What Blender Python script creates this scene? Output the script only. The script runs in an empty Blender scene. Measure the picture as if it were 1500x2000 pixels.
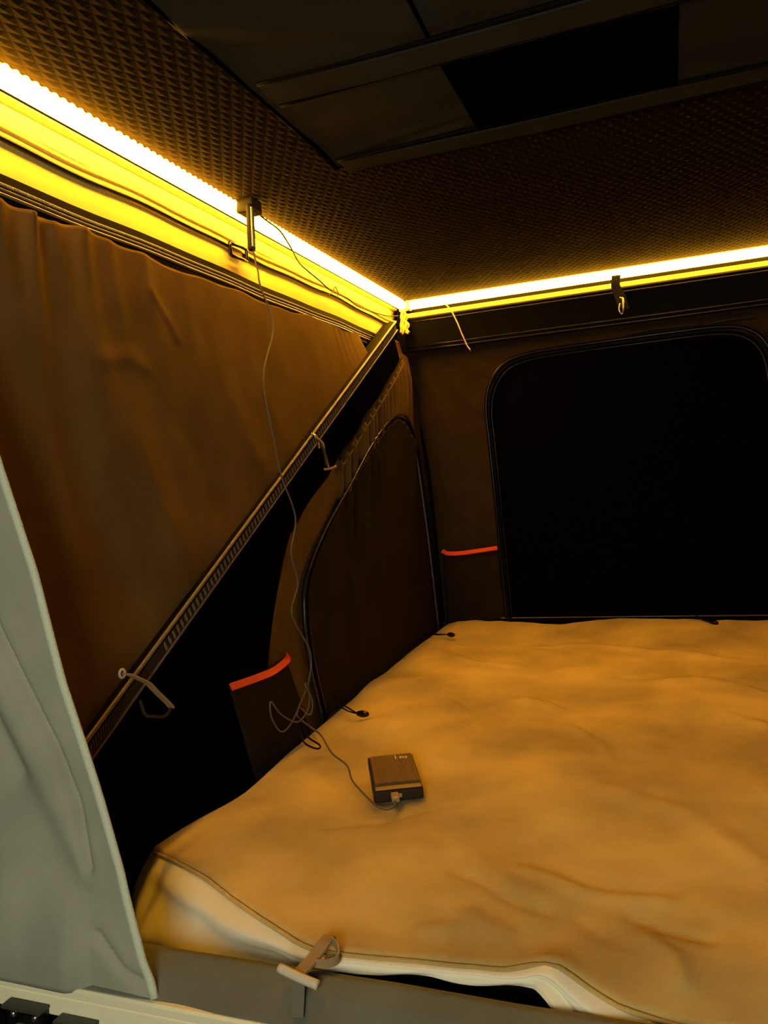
import bpy, bmesh, math, random
import numpy as np
from mathutils import Vector, Matrix

scene = bpy.context.scene
COL = scene.collection
random.seed(7)

# ------------------------------------------------------------------ camera
# World: mattress top z = 0, inner far-left corner near the origin, +x right along the far wall, +y away from the viewer.
cam_d = bpy.data.cameras.new('camera')
cam_d.sensor_fit = 'VERTICAL'; cam_d.sensor_height = 36.0
cam_d.lens = 1546.0 * 36.0 / 2000.0
cam_d.clip_start = 0.01
cam = bpy.data.objects.new('camera', cam_d); COL.objects.link(cam)
right = Vector((0.9374713, 0.34045104, -0.07239235))
down = Vector((-0.05447829, -0.06190019, -0.99659444))
fwd = Vector((-0.34377272, 0.9382225, -0.03948246))
M = Matrix((right, -down, -fwd)).transposed().to_4x4()
M.translation = Vector((0.7232, -2.4529, 0.4931))
cam.matrix_world = M
scene.camera = cam

# ------------------------------------------------------------------ light
w = bpy.data.worlds.new('night'); scene.world = w; w.use_nodes = True
w.node_tree.nodes['Background'].inputs[0].default_value = (0.75, 0.85, 0.8, 1)
w.node_tree.nodes['Background'].inputs[1].default_value = 0.006

ld = bpy.data.lights.new('outside_light', 'POINT')        # unseen point light standing in for pale outdoor light behind the viewer
ld.energy = 40; ld.color = (1.0, 0.95, 0.70); ld.shadow_soft_size = 0.22
lo = bpy.data.objects.new('outside_light', ld); COL.objects.link(lo)
lo.location = (0.66, -3.00, 0.52)

vs = scene.view_settings
vs.view_transform = 'Standard'; vs.look = 'None'; vs.gamma = 1.0; vs.use_curve_mapping = False
vs.exposure = 0.0
LED_COL = (1.0, 0.45, 0.022)
LED_POWER = 51.0

# ------------------------------------------------------------------ materials
MATS = {}
def mat(name, col, rough=0.8, spec=0.3, metal=0.0, bump=0.0, bscale=300.0, var=0.0, vscale=8.0, wave=None, sheen=0.0, coat=0.0):
    if name in MATS: return MATS[name]
    m = bpy.data.materials.new(name); m.use_nodes = True
    nt = m.node_tree; b = nt.nodes['Principled BSDF']
    b.inputs['Base Color'].default_value = (*col, 1)
    b.inputs['Roughness'].default_value = rough
    b.inputs['Specular IOR Level'].default_value = spec
    b.inputs['Metallic'].default_value = metal
    b.inputs['Sheen Weight'].default_value = sheen
    b.inputs['Coat Weight'].default_value = coat
    tc = nt.nodes.new('ShaderNodeTexCoord')
    if var > 0:
        n = nt.nodes.new('ShaderNodeTexNoise'); n.inputs['Scale'].default_value = vscale; n.inputs['Detail'].default_value = 5
        nt.links.new(tc.outputs['Object'], n.inputs['Vector'])
        r = nt.nodes.new('ShaderNodeValToRGB')
        r.color_ramp.elements[0].position = 0.36; r.color_ramp.elements[1].position = 0.66
        r.color_ramp.elements[0].color = (*[c * (1 - var) for c in col], 1)
        r.color_ramp.elements[1].color = (*[min(1, c * (1 + var)) for c in col], 1)
        nt.links.new(n.outputs['Fac'], r.inputs['Fac']); nt.links.new(r.outputs['Color'], b.inputs['Base Color'])
    if bump > 0:
        if wave:
            t = nt.nodes.new('ShaderNodeTexWave'); t.bands_direction = wave; t.inputs['Scale'].default_value = bscale
            t.inputs['Distortion'].default_value = 0.0
        else:
            t = nt.nodes.new('ShaderNodeTexNoise'); t.inputs['Scale'].default_value = bscale; t.inputs['Detail'].default_value = 3
        nt.links.new(tc.outputs['Object'], t.inputs['Vector'])
        bp = nt.nodes.new('ShaderNodeBump'); bp.inputs['Strength'].default_value = bump; bp.inputs['Distance'].default_value = 0.002
        nt.links.new(t.outputs['Fac'], bp.inputs['Height']); nt.links.new(bp.outputs['Normal'], b.inputs['Normal'])
    MATS[name] = m
    return m
def emit(name, col, strength):
    m = bpy.data.materials.new(name); m.use_nodes = True
    nt = m.node_tree; nt.nodes.clear()
    e = nt.nodes.new('ShaderNodeEmission'); o = nt.nodes.new('ShaderNodeOutputMaterial')
    e.inputs['Color'].default_value = (*col, 1); e.inputs['Strength'].default_value = strength
    nt.links.new(e.outputs[0], o.inputs[0]); return m

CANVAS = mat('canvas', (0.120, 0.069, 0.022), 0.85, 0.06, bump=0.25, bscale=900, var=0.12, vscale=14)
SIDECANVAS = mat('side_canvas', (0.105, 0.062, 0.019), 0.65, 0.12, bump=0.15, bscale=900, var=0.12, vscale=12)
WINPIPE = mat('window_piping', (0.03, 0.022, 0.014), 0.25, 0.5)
BACKCANVAS = mat('back_canvas', (0.036, 0.022, 0.009), 0.8, 0.06, bump=0.15, bscale=900, var=0.15, vscale=12)  # wall canvas in a darker tone that carries the far wall's shade
DARKCANVAS = mat('dark_canvas', (0.020, 0.014, 0.008), 0.85, 0.06, bump=0.25, bscale=900, var=0.15, vscale=12)
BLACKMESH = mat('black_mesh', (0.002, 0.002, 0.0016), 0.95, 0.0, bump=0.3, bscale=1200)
BLACKTAPE = mat('black_tape', (0.0025, 0.002, 0.0018), 0.6, 0.05, bump=0.2, bscale=700)
GLOSSBLACK = mat('gloss_black', (0.005, 0.0045, 0.004), 0.25, 0.28)
COIL = mat('zip_coil', (0.10, 0.07, 0.045), 0.3, 0.7, bump=0.8, bscale=120, wave='Y')
PIPING = mat('piping', (0.16, 0.12, 0.08), 0.32, 0.6)
PALEBAND = mat('pale_band', (0.72, 0.58, 0.16), 0.7, 0.3, bump=0.2, bscale=800, var=0.06, vscale=20)
RAILWHITE = mat('rail_white', (0.68, 0.58, 0.30), 0.5, 0.4)
QUILT = mat('quilt_lining', (0.0135, 0.0092, 0.0042), 0.9, 0.02, bump=0.3, bscale=700)
ROOFCLOTH = mat('roof_cloth', (0.030, 0.031, 0.024), 0.9, 0.04, bump=0.2, bscale=800, var=0.12, vscale=9)
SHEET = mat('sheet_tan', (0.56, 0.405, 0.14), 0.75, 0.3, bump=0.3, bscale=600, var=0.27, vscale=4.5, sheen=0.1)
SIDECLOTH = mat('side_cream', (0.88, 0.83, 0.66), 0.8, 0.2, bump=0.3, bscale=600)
CORE = mat('mattress_core', (0.006, 0.006, 0.005), 0.9, 0.1)
GREYCLOTH = mat('grey_cloth', (0.34, 0.34, 0.265), 0.85, 0.2, bump=0.35, bscale=700, var=0.1, vscale=9)
LIPCLOTH = mat('lip_cloth', (0.145, 0.15, 0.118), 0.85, 0.2, bump=0.35, bscale=700, var=0.12, vscale=10)
HEM = mat('grey_hem', (0.62, 0.65, 0.52), 0.8, 0.25, bump=0.5, bscale=500)
ALU = mat('pale_rail', (0.86, 0.82, 0.58), 0.5, 0.5, bump=0.15, bscale=300)
RED = mat('red_binding', (1.0, 0.085, 0.022), 0.55, 0.3, bump=0.2, bscale=600)
CABLE = mat('cable_grey', (0.11, 0.095, 0.075), 0.45, 0.5)
CABLEBLACK = mat('cable_black', (0.008, 0.007, 0.006), 0.5, 0.1)
WEB = mat('webbing_tan', (0.34, 0.23, 0.12), 0.8, 0.25, bump=0.6, bscale=260)
WEBDARK = mat('webbing_dark', (0.035, 0.026, 0.017), 0.8, 0.3, bump=0.6, bscale=260)
PBRIB = mat('bank_ribbed', (0.27, 0.17, 0.09), 0.5, 0.45, bump=0.9, bscale=105, wave='X')
PBBODY = mat('bank_body', (0.012, 0.010, 0.008), 0.35, 0.5)
PBEDGE = mat('bank_edge', (0.34, 0.23, 0.12), 0.35, 0.5)
METAL = mat('steel', (0.75, 0.7, 0.6), 0.25, 0.5, metal=1.0)
PALEPLASTIC = mat('pale_plastic', (0.62, 0.55, 0.42), 0.5, 0.4)
PRINT = mat('white_print', (0.8, 0.75, 0.6), 0.6, 0.3)
LEDMAT = emit('led_glow', LED_COL, LED_POWER)
LEDCHIP = emit('led_chip_glow', LED_COL, LED_POWER * 1.6)

# ------------------------------------------------------------------ helpers
def link(o, parent=None):
    COL.objects.link(o)
    if parent is not None: o.parent = parent
    return o
def mesh_obj(name, verts, faces, m, parent=None, smooth=True):
    me = bpy.data.meshes.new(name)
    me.from_pydata([tuple(map(float, v)) for v in verts], [], [tuple(map(int, f)) for f in faces])
    me.update()
    if smooth: me.polygons.foreach_set('use_smooth', [True] * len(me.polygons))
    if m: me.materials.append(m)
    return link(bpy.data.objects.new(name, me), parent)
def empty(name, loc=(0, 0, 0), parent=None):
    o = bpy.data.objects.new(name, None); o.empty_display_size = 0.05
    o.location = loc; link(o, parent); return o
def tag(o, label=None, cat=None, group=None, kind=None):
    if label: o['label'] = label
    if cat: o['category'] = cat
    if group: o['group'] = group
    if kind: o['kind'] = kind
    return o
def grid_faces(nu, nv, off=0):
    f = []
    for i in range(nu - 1):
        for j in range(nv - 1):
            a = off + i * nv + j
            f.append((a, a + nv, a + nv + 1, a + 1))
    return f
def grid(name, fn, nu, nv, m, parent=None, thick=0.0, us=None, vs_=None):
    u = np.linspace(0, 1, nu) if us is None else us
    v = np.linspace(0, 1, nv) if vs_ is None else vs_
    U, V = np.meshgrid(u, v, indexing='ij')
    X, Y, Z = fn(U, V)
    P = np.stack([np.broadcast_to(X, U.shape), np.broadcast_to(Y, U.shape), np.broadcast_to(Z, U.shape)], -1).reshape(-1, 3)
    o = mesh_obj(name, P, grid_faces(len(u), len(v)), m, parent)
    if thick:
        s = o.modifiers.new('thickness', 'SOLIDIFY'); s.thickness = thick; s.offset = 0
    return o
def catmull(pts, n=8, closed=False):
    P = [np.array(p, float) for p in pts]
    if len(P) < 3: return P
    out = []
    m = len(P)
    rng = range(m if closed else m - 1)
    for i in rng:
        p1, p2 = P[i], P[(i + 1) % m]
        p0 = P[i - 1] if (closed or i > 0) else 2 * p1 - p2
        p3 = P[(i + 2) % m] if (closed or i + 2 < m) else 2 * p2 - p1
        for k in range(n):
            t = k / n
            out.append(0.5 * ((2 * p1) + (-p0 + p2) * t + (2 * p0 - 5 * p1 + 4 * p2 - p3) * t * t + (-p0 + 3 * p1 - 3 * p2 + p3) * t ** 3))
    if not closed: out.append(P[-1])
    return out
def sweep(name, path, prof, m, parent=None, up=(0, 0, 1), closed=False, caps=True, smooth=True, scale=None):
    """prof: list of (side, up) offsets; the frame is kept upright about `up`."""
    path = [np.array(p, float) for p in path]; n = len(path); k = len(prof)
    up = np.array(up, float); V = []; F = []
    prev = None
    for i in range(n):
        a = path[i - 1] if (i > 0 or closed) else path[i]
        b = path[(i + 1) % n] if (i < n - 1 or closed) else path[i]
        t = b - a; t = t / (np.linalg.norm(t) + 1e-12)
        s = np.cross(t, up)
        if np.linalg.norm(s) < 1e-3:
            s = prev if prev is not None else np.cross(t, np.array([1.0, 0.13, 0.0]))
        s = s / np.linalg.norm(s)
        if prev is not None and s @ prev < 0: s = -s
        prev = s
        q = np.cross(s, t); q /= np.linalg.norm(q)
        sc = 1.0 if scale is None else scale(i / (n - 1))
        for (x, y) in prof: V.append(path[i] + s * x * sc + q * y * sc)
    for i in range(n if closed else n - 1):
        j = (i + 1) % n
        for a in range(k):
            b = (a + 1) % k
            F.append((i * k + a, i * k + b, j * k + b, j * k + a))
    if caps and not closed:
        F.append(tuple(range(k - 1, -1, -1))); F.append(tuple((n - 1) * k + a for a in range(k)))
    return mesh_obj(name, V, F, m, parent, smooth)
def circle(r, k=8, ry=None):
    ry = r if ry is None else ry
    return [(r * math.cos(2 * math.pi * a / k), ry * math.sin(2 * math.pi * a / k)) for a in range(k)]
def tube(name, pts, r, m, parent=None, n=6, k=8, up=(0, 0, 1), closed=False, ry=None, scale=None):
    return sweep(name, catmull(pts, n, closed), circle(r, k, ry), m, parent, up, closed, scale=scale)
def ribbon(name, pts, wid, th, m, parent=None, n=6, up=(0, 0, 1)):
    a, b = wid / 2, th / 2
    return sweep(name, catmull(pts, n), [(-a, -b), (a, -b), (a, b), (-a, b)], m, parent, up, smooth=False)
def box(name, c, s, m, parent=None, bevel=0.0, rot=(0, 0, 0), seg=2):
    bm = bmesh.new(); bmesh.ops.create_cube(bm, size=1.0)
    bmesh.ops.scale(bm, vec=s, verts=bm.verts)
    if bevel: bmesh.ops.bevel(bm, geom=bm.edges[:], offset=bevel, segments=seg, profile=0.7, affect='EDGES')
    me = bpy.data.meshes.new(name); bm.to_mesh(me); bm.free()
    if m: me.materials.append(m)
    o = bpy.data.objects.new(name, me); o.location = c; o.rotation_euler = rot
    return link(o, parent)
def extrude_x(name, prof, x0, x1, m, parent=None, n=2, smooth=False):
    """closed (y,z) profile run along x"""
    V = []; F = []; k = len(prof)
    for i in range(n):
        x = x0 + (x1 - x0) * i / (n - 1)
        V += [(x, p[0], p[1]) for p in prof]
    for i in range(n - 1):
        for a in range(k):
            b = (a + 1) % k; F.append((i * k + a, (i + 1) * k + a, (i + 1) * k + b, i * k + b))
    F.append(tuple(range(k))); F.append(tuple((n - 1) * k + a for a in range(k - 1, -1, -1)))
    return mesh_obj(name, V, F, m, parent, smooth)
def extrude_y(name, prof, y0, y1, m, parent=None, n=2, smooth=False, dx=None):
    """closed (x,z) profile run along y; dx(y) may add a gentle wander in z"""
    V = []; F = []; k = len(prof)
    for i in range(n):
        y = y0 + (y1 - y0) * i / (n - 1); d = dx(y) if dx else 0.0
        V += [(p[0], y, p[1] + d) for p in prof]
    for i in range(n - 1):
        for a in range(k):
            b = (a + 1) % k; F.append((i * k + a, i * k + b, (i + 1) * k + b, (i + 1) * k + a))
    F.append(tuple(range(k - 1, -1, -1))); F.append(tuple((n - 1) * k + a for a in range(k)))
    return mesh_obj(name, V, F, m, parent, smooth)
_rng = np.random.RandomState(3); _LAT = _rng.rand(64, 64)
def vnoise(x, y):
    xi = np.floor(x).astype(int); yi = np.floor(y).astype(int)
    fx = x - xi; fy = y - yi; fx = fx * fx * (3 - 2 * fx); fy = fy * fy * (3 - 2 * fy)
    g = lambda a, b: _LAT[a % 64, b % 64]
    return (g(xi, yi) * (1 - fx) * (1 - fy) + g(xi + 1, yi) * fx * (1 - fy) + g(xi, yi + 1) * (1 - fx) * fy + g(xi + 1, yi + 1) * fx * fy) - 0.5
def gauss(d, w): return np.exp(-(d / w) ** 2)
def segdist(X, Y, pts):
    D = np.full(np.broadcast(X, Y).shape, 1e9)
    for (ax, ay), (bx, by) in zip(pts[:-1], pts[1:]):
        L2 = (bx - ax) ** 2 + (by - ay) ** 2
        t = np.clip(((X - ax) * (bx - ax) + (Y - ay) * (by - ay)) / L2, 0, 1)
        D = np.minimum(D, np.hypot(X - ax - t * (bx - ax), Y - ay - t * (by - ay)))
    return D

H = 1.05            # ceiling height over the mattress
XL = -0.045         # face of the left header
YF = -0.05          # face of the far header
XR = 1.26           # right wall
YN = -1.78          # entrance

# ------------------------------------------------------------------ floor
fl = box('floor', ((XR - 0.1) / 2, -0.83, -0.115), (XR + 0.16, 1.90, 0.03), LIPCLOTH, bevel=0.004)
tag(fl, kind='structure')

# ------------------------------------------------------------------ ceiling: quilted lining of small diamonds, real relief
def quilt(x0, x1, y0, y1, px=0.020, py=0.034, h=0.0017):
    nx = int((x1 - x0) / px) + 1; ny = int((y1 - y0) / py) + 1
    V = []; F = []; idx = {}
    def vid(i, j):      # lattice of half steps
        if (i, j) not in idx:
            idx[(i, j)] = len(V)
            V.append((x0 + i * px / 2, y0 + j * py / 2, H)); 
        return idx[(i, j)]
    for i in range(0, 2 * nx + 1):
        for j in range(0, 2 * ny + 1):
            if (i + j) % 2: continue
            # diamond centred at (i, j+?) : corners left/right/top/bottom
            c = len(V); V.append((x0 + i * px / 2 + px / 2, y0 + j * py / 2, H - h))
            a = vid(i, j); b = vid(i + 1, j - 1); d = vid(i + 2, j); e = vid(i + 1, j + 1)
            F += [(a, c, b), (b, c, d), (d, c, e), (e, c, a)]
    return V, F
ceil = empty('ceiling', (0, 0, 0)); tag(ceil, kind='structure')
V, F = quilt(-0.100, XR + 0.02, YN - 0.02, 0.03)
q = mesh_obj('quilted_lining', V, F, QUILT, ceil, smooth=False)
tag(q, 'dark quilted lining with a small diamond stitch', kind='stuff')
box('roof_board', ((XR - 0.08) / 2, -0.87, H + 0.012), (XR + 0.2, 1.90, 0.018), QUILT, ceil)
# smooth roof panel with a stitched-in black vent
px0, px1, py0, py1 = 0.205, XR - 0.2, YN, -1.15
def roofp(U, V_):
    X = px0 + (px1 - px0) * U; Y = py0 + (py1 - py0) * V_
    Z = H - 0.006 - 0.0025 * gauss(segdist(X, Y, [(0.235, -1.19), (0.44, -1.235)]), 0.006) \
        - 0.003 * gauss(segdist(X, Y, [(0.33, -1.17), (0.45, -1.205)]), 0.008) \
        - 0.006 * vnoise(X * 6 + 3, Y * 9 + 40) - 0.003 * gauss(segdist(X, Y, [(0.22, -1.62), (0.45, -1.50)]), 0.03)
    return X, Y, Z
grid('roof_panel', roofp, 120, 90, ROOFCLOTH, ceil, thick=0.002)
vp = box('vent_patch', ((0.463 + 0.762) / 2, -1.291, H - 0.0095), (0.299, 0.218, 0.006), BLACKMESH, ceil, bevel=0.002)
tag(vp, 'matte black rectangular vent cover')
for (ya, yb, xa, xb) in ((-1.185, -1.125, 0.22, px1), (-1.470, -1.405, 0.225, px1)):
    pts = [(xa + (xb - xa) * t, (ya + yb) / 2 + 0.006 * math.sin(5 * t), H - 0.011) for t in np.linspace(0, 1, 10)]
    ribbon('seam_band', pts, abs(yb - ya) * 0.8, 0.003, ROOFCLOTH, ceil, up=(0, 0, 1))
    for yy in (ya, yb):
        tube('seam_piping', [(xa + (xb - xa) * t, yy + 0.004 * math.sin(7 * t + yy * 30), H - 0.010) for t in np.linspace(0, 1, 8)], 0.0032, BLACKTAPE, ceil)
tube('seam_piping', [(0.478, YN, H - 0.009), (0.472, -1.6, H - 0.010), (0.468, -1.475, H - 0.010)], 0.003, BLACKMESH, ceil)
tube('seam_piping', [(0.207, YN, H - 0.006), (0.208, -1.5, H - 0.006), (0.209, -1.3, H - 0.006), (0.203, -1.15, H - 0.006)], 0.005, BLACKMESH, ceil)
tube('seam_piping', [(0.203, -1.15, H - 0.006), (0.5, -1.145, H - 0.006), (1.05, -1.125, H - 0.006)], 0.004, BLACKMESH, ceil)

# ------------------------------------------------------------------ geometry shared by the left side
BARA = np.array((-0.035, -0.16, 0.957)); BARB = np.array((0.0084, -1.74, 0.1342))
def bar_at(y):
    t = (y - BARA[1]) / (BARB[1] - BARA[1])
    return BARA[0] + (BARB[0] - BARA[0]) * t, BARA[2] + (BARB[2] - BARA[2]) * t   # x, z of the centre line

wall_l = empty('wall_left', (0, 0, 0)); tag(wall_l, kind='structure')
# upper triangular canvas panel hanging from the header down to the slanted pole
gath = [(-1.655, 0.010, 0.016, 0.2), (-1.60, 0.016, 0.013, -0.1), (-1.555, 0.007, 0.012, 0.3), (-1.50, 0.012, 0.018, -0.05), (-1.44, 0.005, 0.014, 0.1), (-1.36, 0.006, 0.02, 0.25), (-1.25, 0.003, 0.02, 0.3)]
def upper(U, V_):
    Y = -0.40 + (YN + 0.005 + 0.40) * U
    bx, bz = bar_at(Y)
    scal = 0.006 * np.sin(Y * 17 + 1) + 0.004 * np.sin(Y * 41)
    zt = 0.887 + 0.012 * np.clip((Y + 1.0) / 0.6, 0, 1) + scal * 0.5
    zb = bz + 0.006
    Z = zt + (zb - zt) * V_
    xt = -0.066
    X = xt + (bx - 0.012 - xt) * V_ ** 1.25
    dz = zt - Z
    disp = 0
    for (yc, a, wd, sl) in gath:
        disp = disp + a * gauss(Y - yc - sl * dz * 0.5, wd * (1 + 3.5 * dz)) * np.exp(-dz * 4.0)
    for (yc, a, wd, sl) in ((-1.05, 0.010, 0.035, -0.40), (-1.22, -0.010, 0.05, -0.38), (-1.40, 0.013, 0.045, -0.35), (-0.90, 0.006, 0.03, -0.45), (-1.54, -0.010, 0.05, -0.3)):
        disp = disp + a * gauss(Y - yc - sl * (0.45 - dz), wd) * np.clip(dz * 3.0 - 0.3, 0, 1) * np.clip((Z - zb) / 0.08, 0, 1)
    disp = disp + 0.0022 * gauss(segdist(Y, Z, [(-1.35, 0.83), (-1.30, 0.785), (-1.285, 0.76)]), 0.009) + 0.0025 * gauss(segdist(Y, Z, [(-1.49, 0.70), (-1.43, 0.712), (-1.39, 0.70)]), 0.014)
    for k in range(4):
        yc = -0.47 - 0.035 * k
        disp = disp + 0.003 * gauss(Y - yc - 0.12 * dz, 0.008) * np.exp(-dz * 9)
    disp = disp + 0.004 * vnoise(Y * 7, Z * 5 + 9)
    return X + disp, Y, Z
up_p = grid('upper_canvas_panel', upper, 260, 110, CANVAS, wall_l, thick=0.002)
tag(up_p, 'brown canvas panel hanging from the lit header')
# lower canvas, set back behind the pole, with folds fanning out of the far corner
def wx(z): return np.interp(z, [-0.12, 0.0, 0.6, 0.8, 0.93], [-0.016, -0.020, -0.036, -0.046, -0.068])
fold_r = np.random.RandomState(5)
GATHERS = [(-0.045 - 0.040 * k + fold_r.uniform(-0.008, 0.008), fold_r.uniform(0.014, 0.022), fold_r.uniform(0.008, 0.012), fold_r.uniform(0.16, 0.30)) for k in range(17)]
def lower_disp(Y, Z):
    zs = 0.868 + 0.53 * (Y + 0.10)               # seam line below the pole
    below = np.clip(zs - Z, 0, 2)
    d = 0
    for (yc, a, wd, ln) in GATHERS:
        d = d + a * gauss(Y - yc + 0.18 * below, wd * (1 + 1.2 * below)) * np.clip(below / 0.02, 0, 1) * np.exp(-(below / ln) ** 2)
    # long slanting folds lower down
    for (ya, za, yb, zb, a, wd) in ((-0.55, 0.50, -0.70, 0.18, 0.008, 0.02), (-0.42, 0.55, -0.55, 0.15, 0.008, 0.022), (-0.75, 0.40, -0.88, 0.10, 0.009, 0.018), (-0.28, 0.58, -0.36, 0.25, 0.006, 0.025), (-1.03, 0.30, -1.16, 0.16, 0.008, 0.02), (-1.12, 0.33, -1.24, 0.18, 0.006, 0.02), (-0.10, 0.60, -0.16, 0.40, 0.008, 0.02)):
        d = d + a * gauss(segdist(Y, Z, [(ya, za), (yb, zb)]), wd)
    return d + 0.003 * vnoise(Y * 9, Z * 7)
def lower(U, V_):
    Y = 0.065 + (YN + 0.005 - 0.065) * U
    bx, bz = bar_at(Y)
    zt = np.minimum(bz - 0.004, 0.93)
    Z = -0.10 + (zt + 0.10) * V_
    return wx(Z) + lower_disp(Y, Z), Y, Z
lw = grid('lower_canvas', lower, 620, 180, SIDECANVAS, wall_l, thick=0.002)
# black strip standing in for shade under the pole, wider towards the entrance
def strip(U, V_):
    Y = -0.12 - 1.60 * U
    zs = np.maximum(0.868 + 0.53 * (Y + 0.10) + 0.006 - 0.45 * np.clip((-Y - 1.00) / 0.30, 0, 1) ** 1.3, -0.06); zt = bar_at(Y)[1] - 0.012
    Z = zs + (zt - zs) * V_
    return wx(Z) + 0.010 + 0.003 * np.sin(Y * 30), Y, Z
grid('pole_shade_strip', strip, 130, 24, BLACKMESH, wall_l, thick=0.002)
# two stitched seams running below the slanted pole
for off in (0.0, -0.022):
    pts = [(float(wx(z)) + 0.012, y, z) for (y, z) in [(-0.10 - 0.60 * t, 0.868 + off - 0.318 * t) for t in np.linspace(0, 1, 8)]]
    tube('stitched_seam', pts, 0.0035, SIDECANVAS if off else DARKCANVAS, wall_l)
tube('corner_seam', [(-0.052, 0.020, 0.89), (-0.042, 0.022, 0.72), (-0.018, 0.022, 0.46), (-0.008, 0.03, 0.02)], 0.006, BLACKTAPE, wall_l)
tube('base_piping', [(-0.018, -1.50, -0.020), (-0.020, -1.44, -0.018), (-0.020, -1.36, -0.017)], 0.0016, PIPING, wall_l)

# left window: zipped cover with an arched, slanting top
win1 = empty('window_1', (0, 0, 0)); tag(win1, kind='structure')
wpath = [(-0.93, -0.02), (-0.965, 0.119), (-0.968, 0.228), (-0.94, 0.30), (-0.83, 0.388), (-0.667, 0.488), (-0.477, 0.592), (-0.29, 0.668), (-0.19, 0.686), (-0.105, 0.655), (-0.06, 0.57), (-0.02, 0.30), (0.0, -0.02)]
wp3 = [(float(wx(z)) + 0.012 + float(lower_disp(np.array(y), np.array(z))) * 0.6, y, z) for (y, z) in wpath]
tube('window_piping', wp3, 0.0036, WINPIPE, win1, n=8)
wc = (-0.45, 0.25)
wp4 = [(float(wx(z)) + 0.010, wc[0] + (y - wc[0]) * 0.955, wc[1] + (z - wc[1]) * 0.955) for (y, z) in wpath]
tube('zip_coil', wp4, 0.003, COIL, win1, n=8)
wp5 = [(float(wx(z)) + 0.009, wc[0] + (y - wc[0]) * 0.978, wc[1] + (z - wc[1]) * 0.978) for (y, z) in wpath]
ribbon('zip_tape', wp5, 0.003, 0.016, BLACKTAPE, win1, n=8, up=(1, 0, 0))
# cover cloth inside the zip: fan of rows from the base line to the arch
arch = np.array(catmull([(0, y, z) for (y, z) in wpath], 10))
def cover(U, V_):
    i = U * (len(arch) - 1); i0 = np.clip(i.astype(int), 0, len(arch) - 2); t = i - i0
    ya = arch[i0, 1] * (1 - t) + arch[i0 + 1, 1] * t; za = arch[i0, 2] * (1 - t) + arch[i0 + 1, 2] * t
    yb = wc[0] + (ya - wc[0]) * 0.96; zb = wc[1] + (za - wc[1]) * 0.96
    Y = yb * V_ + wc[0] * (1 - V_); Z = zb * V_ - 0.03 * (1 - V_)
    return wx(Z) + 0.006 + lower_disp(Y, Z), Y, Z
grid('window_cover', cover, 260, 110, DARKCANVAS, win1)

# ------------------------------------------------------------------ left header: rail, band, black tape and zip under the lamp strip
yh0, yh1 = YN + 0.015, -0.035
XH = -0.075
hdr = empty('trim_1', (0, 0, 0)); tag(hdr, kind='structure')
wob = lambda y: 0.003 * math.sin(y * 9) + 0.0015 * math.sin(y * 23 + 1)
extrude_y('backing_board', [(XH - 0.03, 0.8743), (XH - 0.012, 0.8743), (XH - 0.012, H), (XH - 0.03, H)], yh0, 0.0, BLACKTAPE, hdr)
extrude_y('lip_under_lamp', [(XH - 0.012, 1.0270), (XH + 0.006, 1.0291), (XH + 0.007, 1.0333), (XH - 0.012, 1.0343)], yh0, yh1, PALEBAND, hdr)
for k in range(5):
    z = 1.0229 - 0.0054 * k
    tube('rail_rib', [(XH - 0.006, yh0, z), (XH - 0.006, (yh0 + yh1) / 2, z), (XH - 0.006, yh1, z)], 0.0029, RAILWHITE, hdr, n=2, ry=0.0029)
tube('rail_rope', [(XH - 0.004, y, 0.9948 + wob(y)) for y in np.linspace(yh0, yh1, 30)], 0.0045, PALEBAND, hdr, n=2)
extrude_y('soft_band', [(XH - 0.012, 0.9761), (XH - 0.005, 0.9761), (XH - 0.004, 0.9938), (XH - 0.012, 0.9938)], yh0, yh1, PALEBAND, hdr, n=30, dx=wob)
tube('black_cord', [(XH + 0.001, y, 0.9761 + wob(y)) for y in np.linspace(yh0, yh1, 30)], 0.0040, GLOSSBLACK, hdr, n=2)
extrude_y('smooth_band', [(XH - 0.012, 0.9263), (XH + 0.002, 0.9263), (XH + 0.000, 0.9470), (XH - 0.003, 0.9730), (XH - 0.012, 0.9741)], yh0, yh1 - 0.05, PALEBAND, hdr, n=30, dx=lambda y: 0.5 * wob(y))
extrude_y('black_seam_tape', [(XH - 0.012, 0.8826), (XH + 0.002, 0.8826), (XH + 0.002, 0.9273), (XH - 0.012, 0.9273)], yh0, -0.25, BLACKTAPE, hdr, n=30, dx=lambda y: 0.5 * wob(y))
tube('zip_coil', [(XH + 0.004, y, 0.9117 + 0.5 * wob(y)) for y in np.linspace(yh0, -0.27, 30)], 0.0030, COIL, hdr, n=2)
for z, r in ((0.9055, 0.0022), (0.8992, 0.0026)):
    tube('seam_piping', [(XH + 0.004, y, z + 0.5 * wob(y)) for y in np.linspace(yh0, -0.29, 30)], r, PIPING, hdr, n=2)
tube('hem_cord', [(XH + 0.004, y, 0.8847 + 0.7 * wob(y * 1.3)) for y in np.linspace(yh0, -0.33, 40)], 0.0032, WEBDARK, hdr, n=2)
# fabric bunched into the corner
def bunch(U, V_):
    th = U * math.pi * 0.5
    r = 0.010 + 0.012 * V_ + 0.004 * np.sin(V_ * 19 + U * 7) + 0.004 * np.sin(U * 23)
    return -0.043 + r * np.cos(th), -0.066 - r * np.sin(th) * 0.8 - 0.02 * V_, 1.0281 - 0.085 * V_ + 0.004 * np.sin(U * 15)
grid('corner_gather', bunch, 26, 30, PALEBAND, hdr, thick=0.002)

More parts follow.
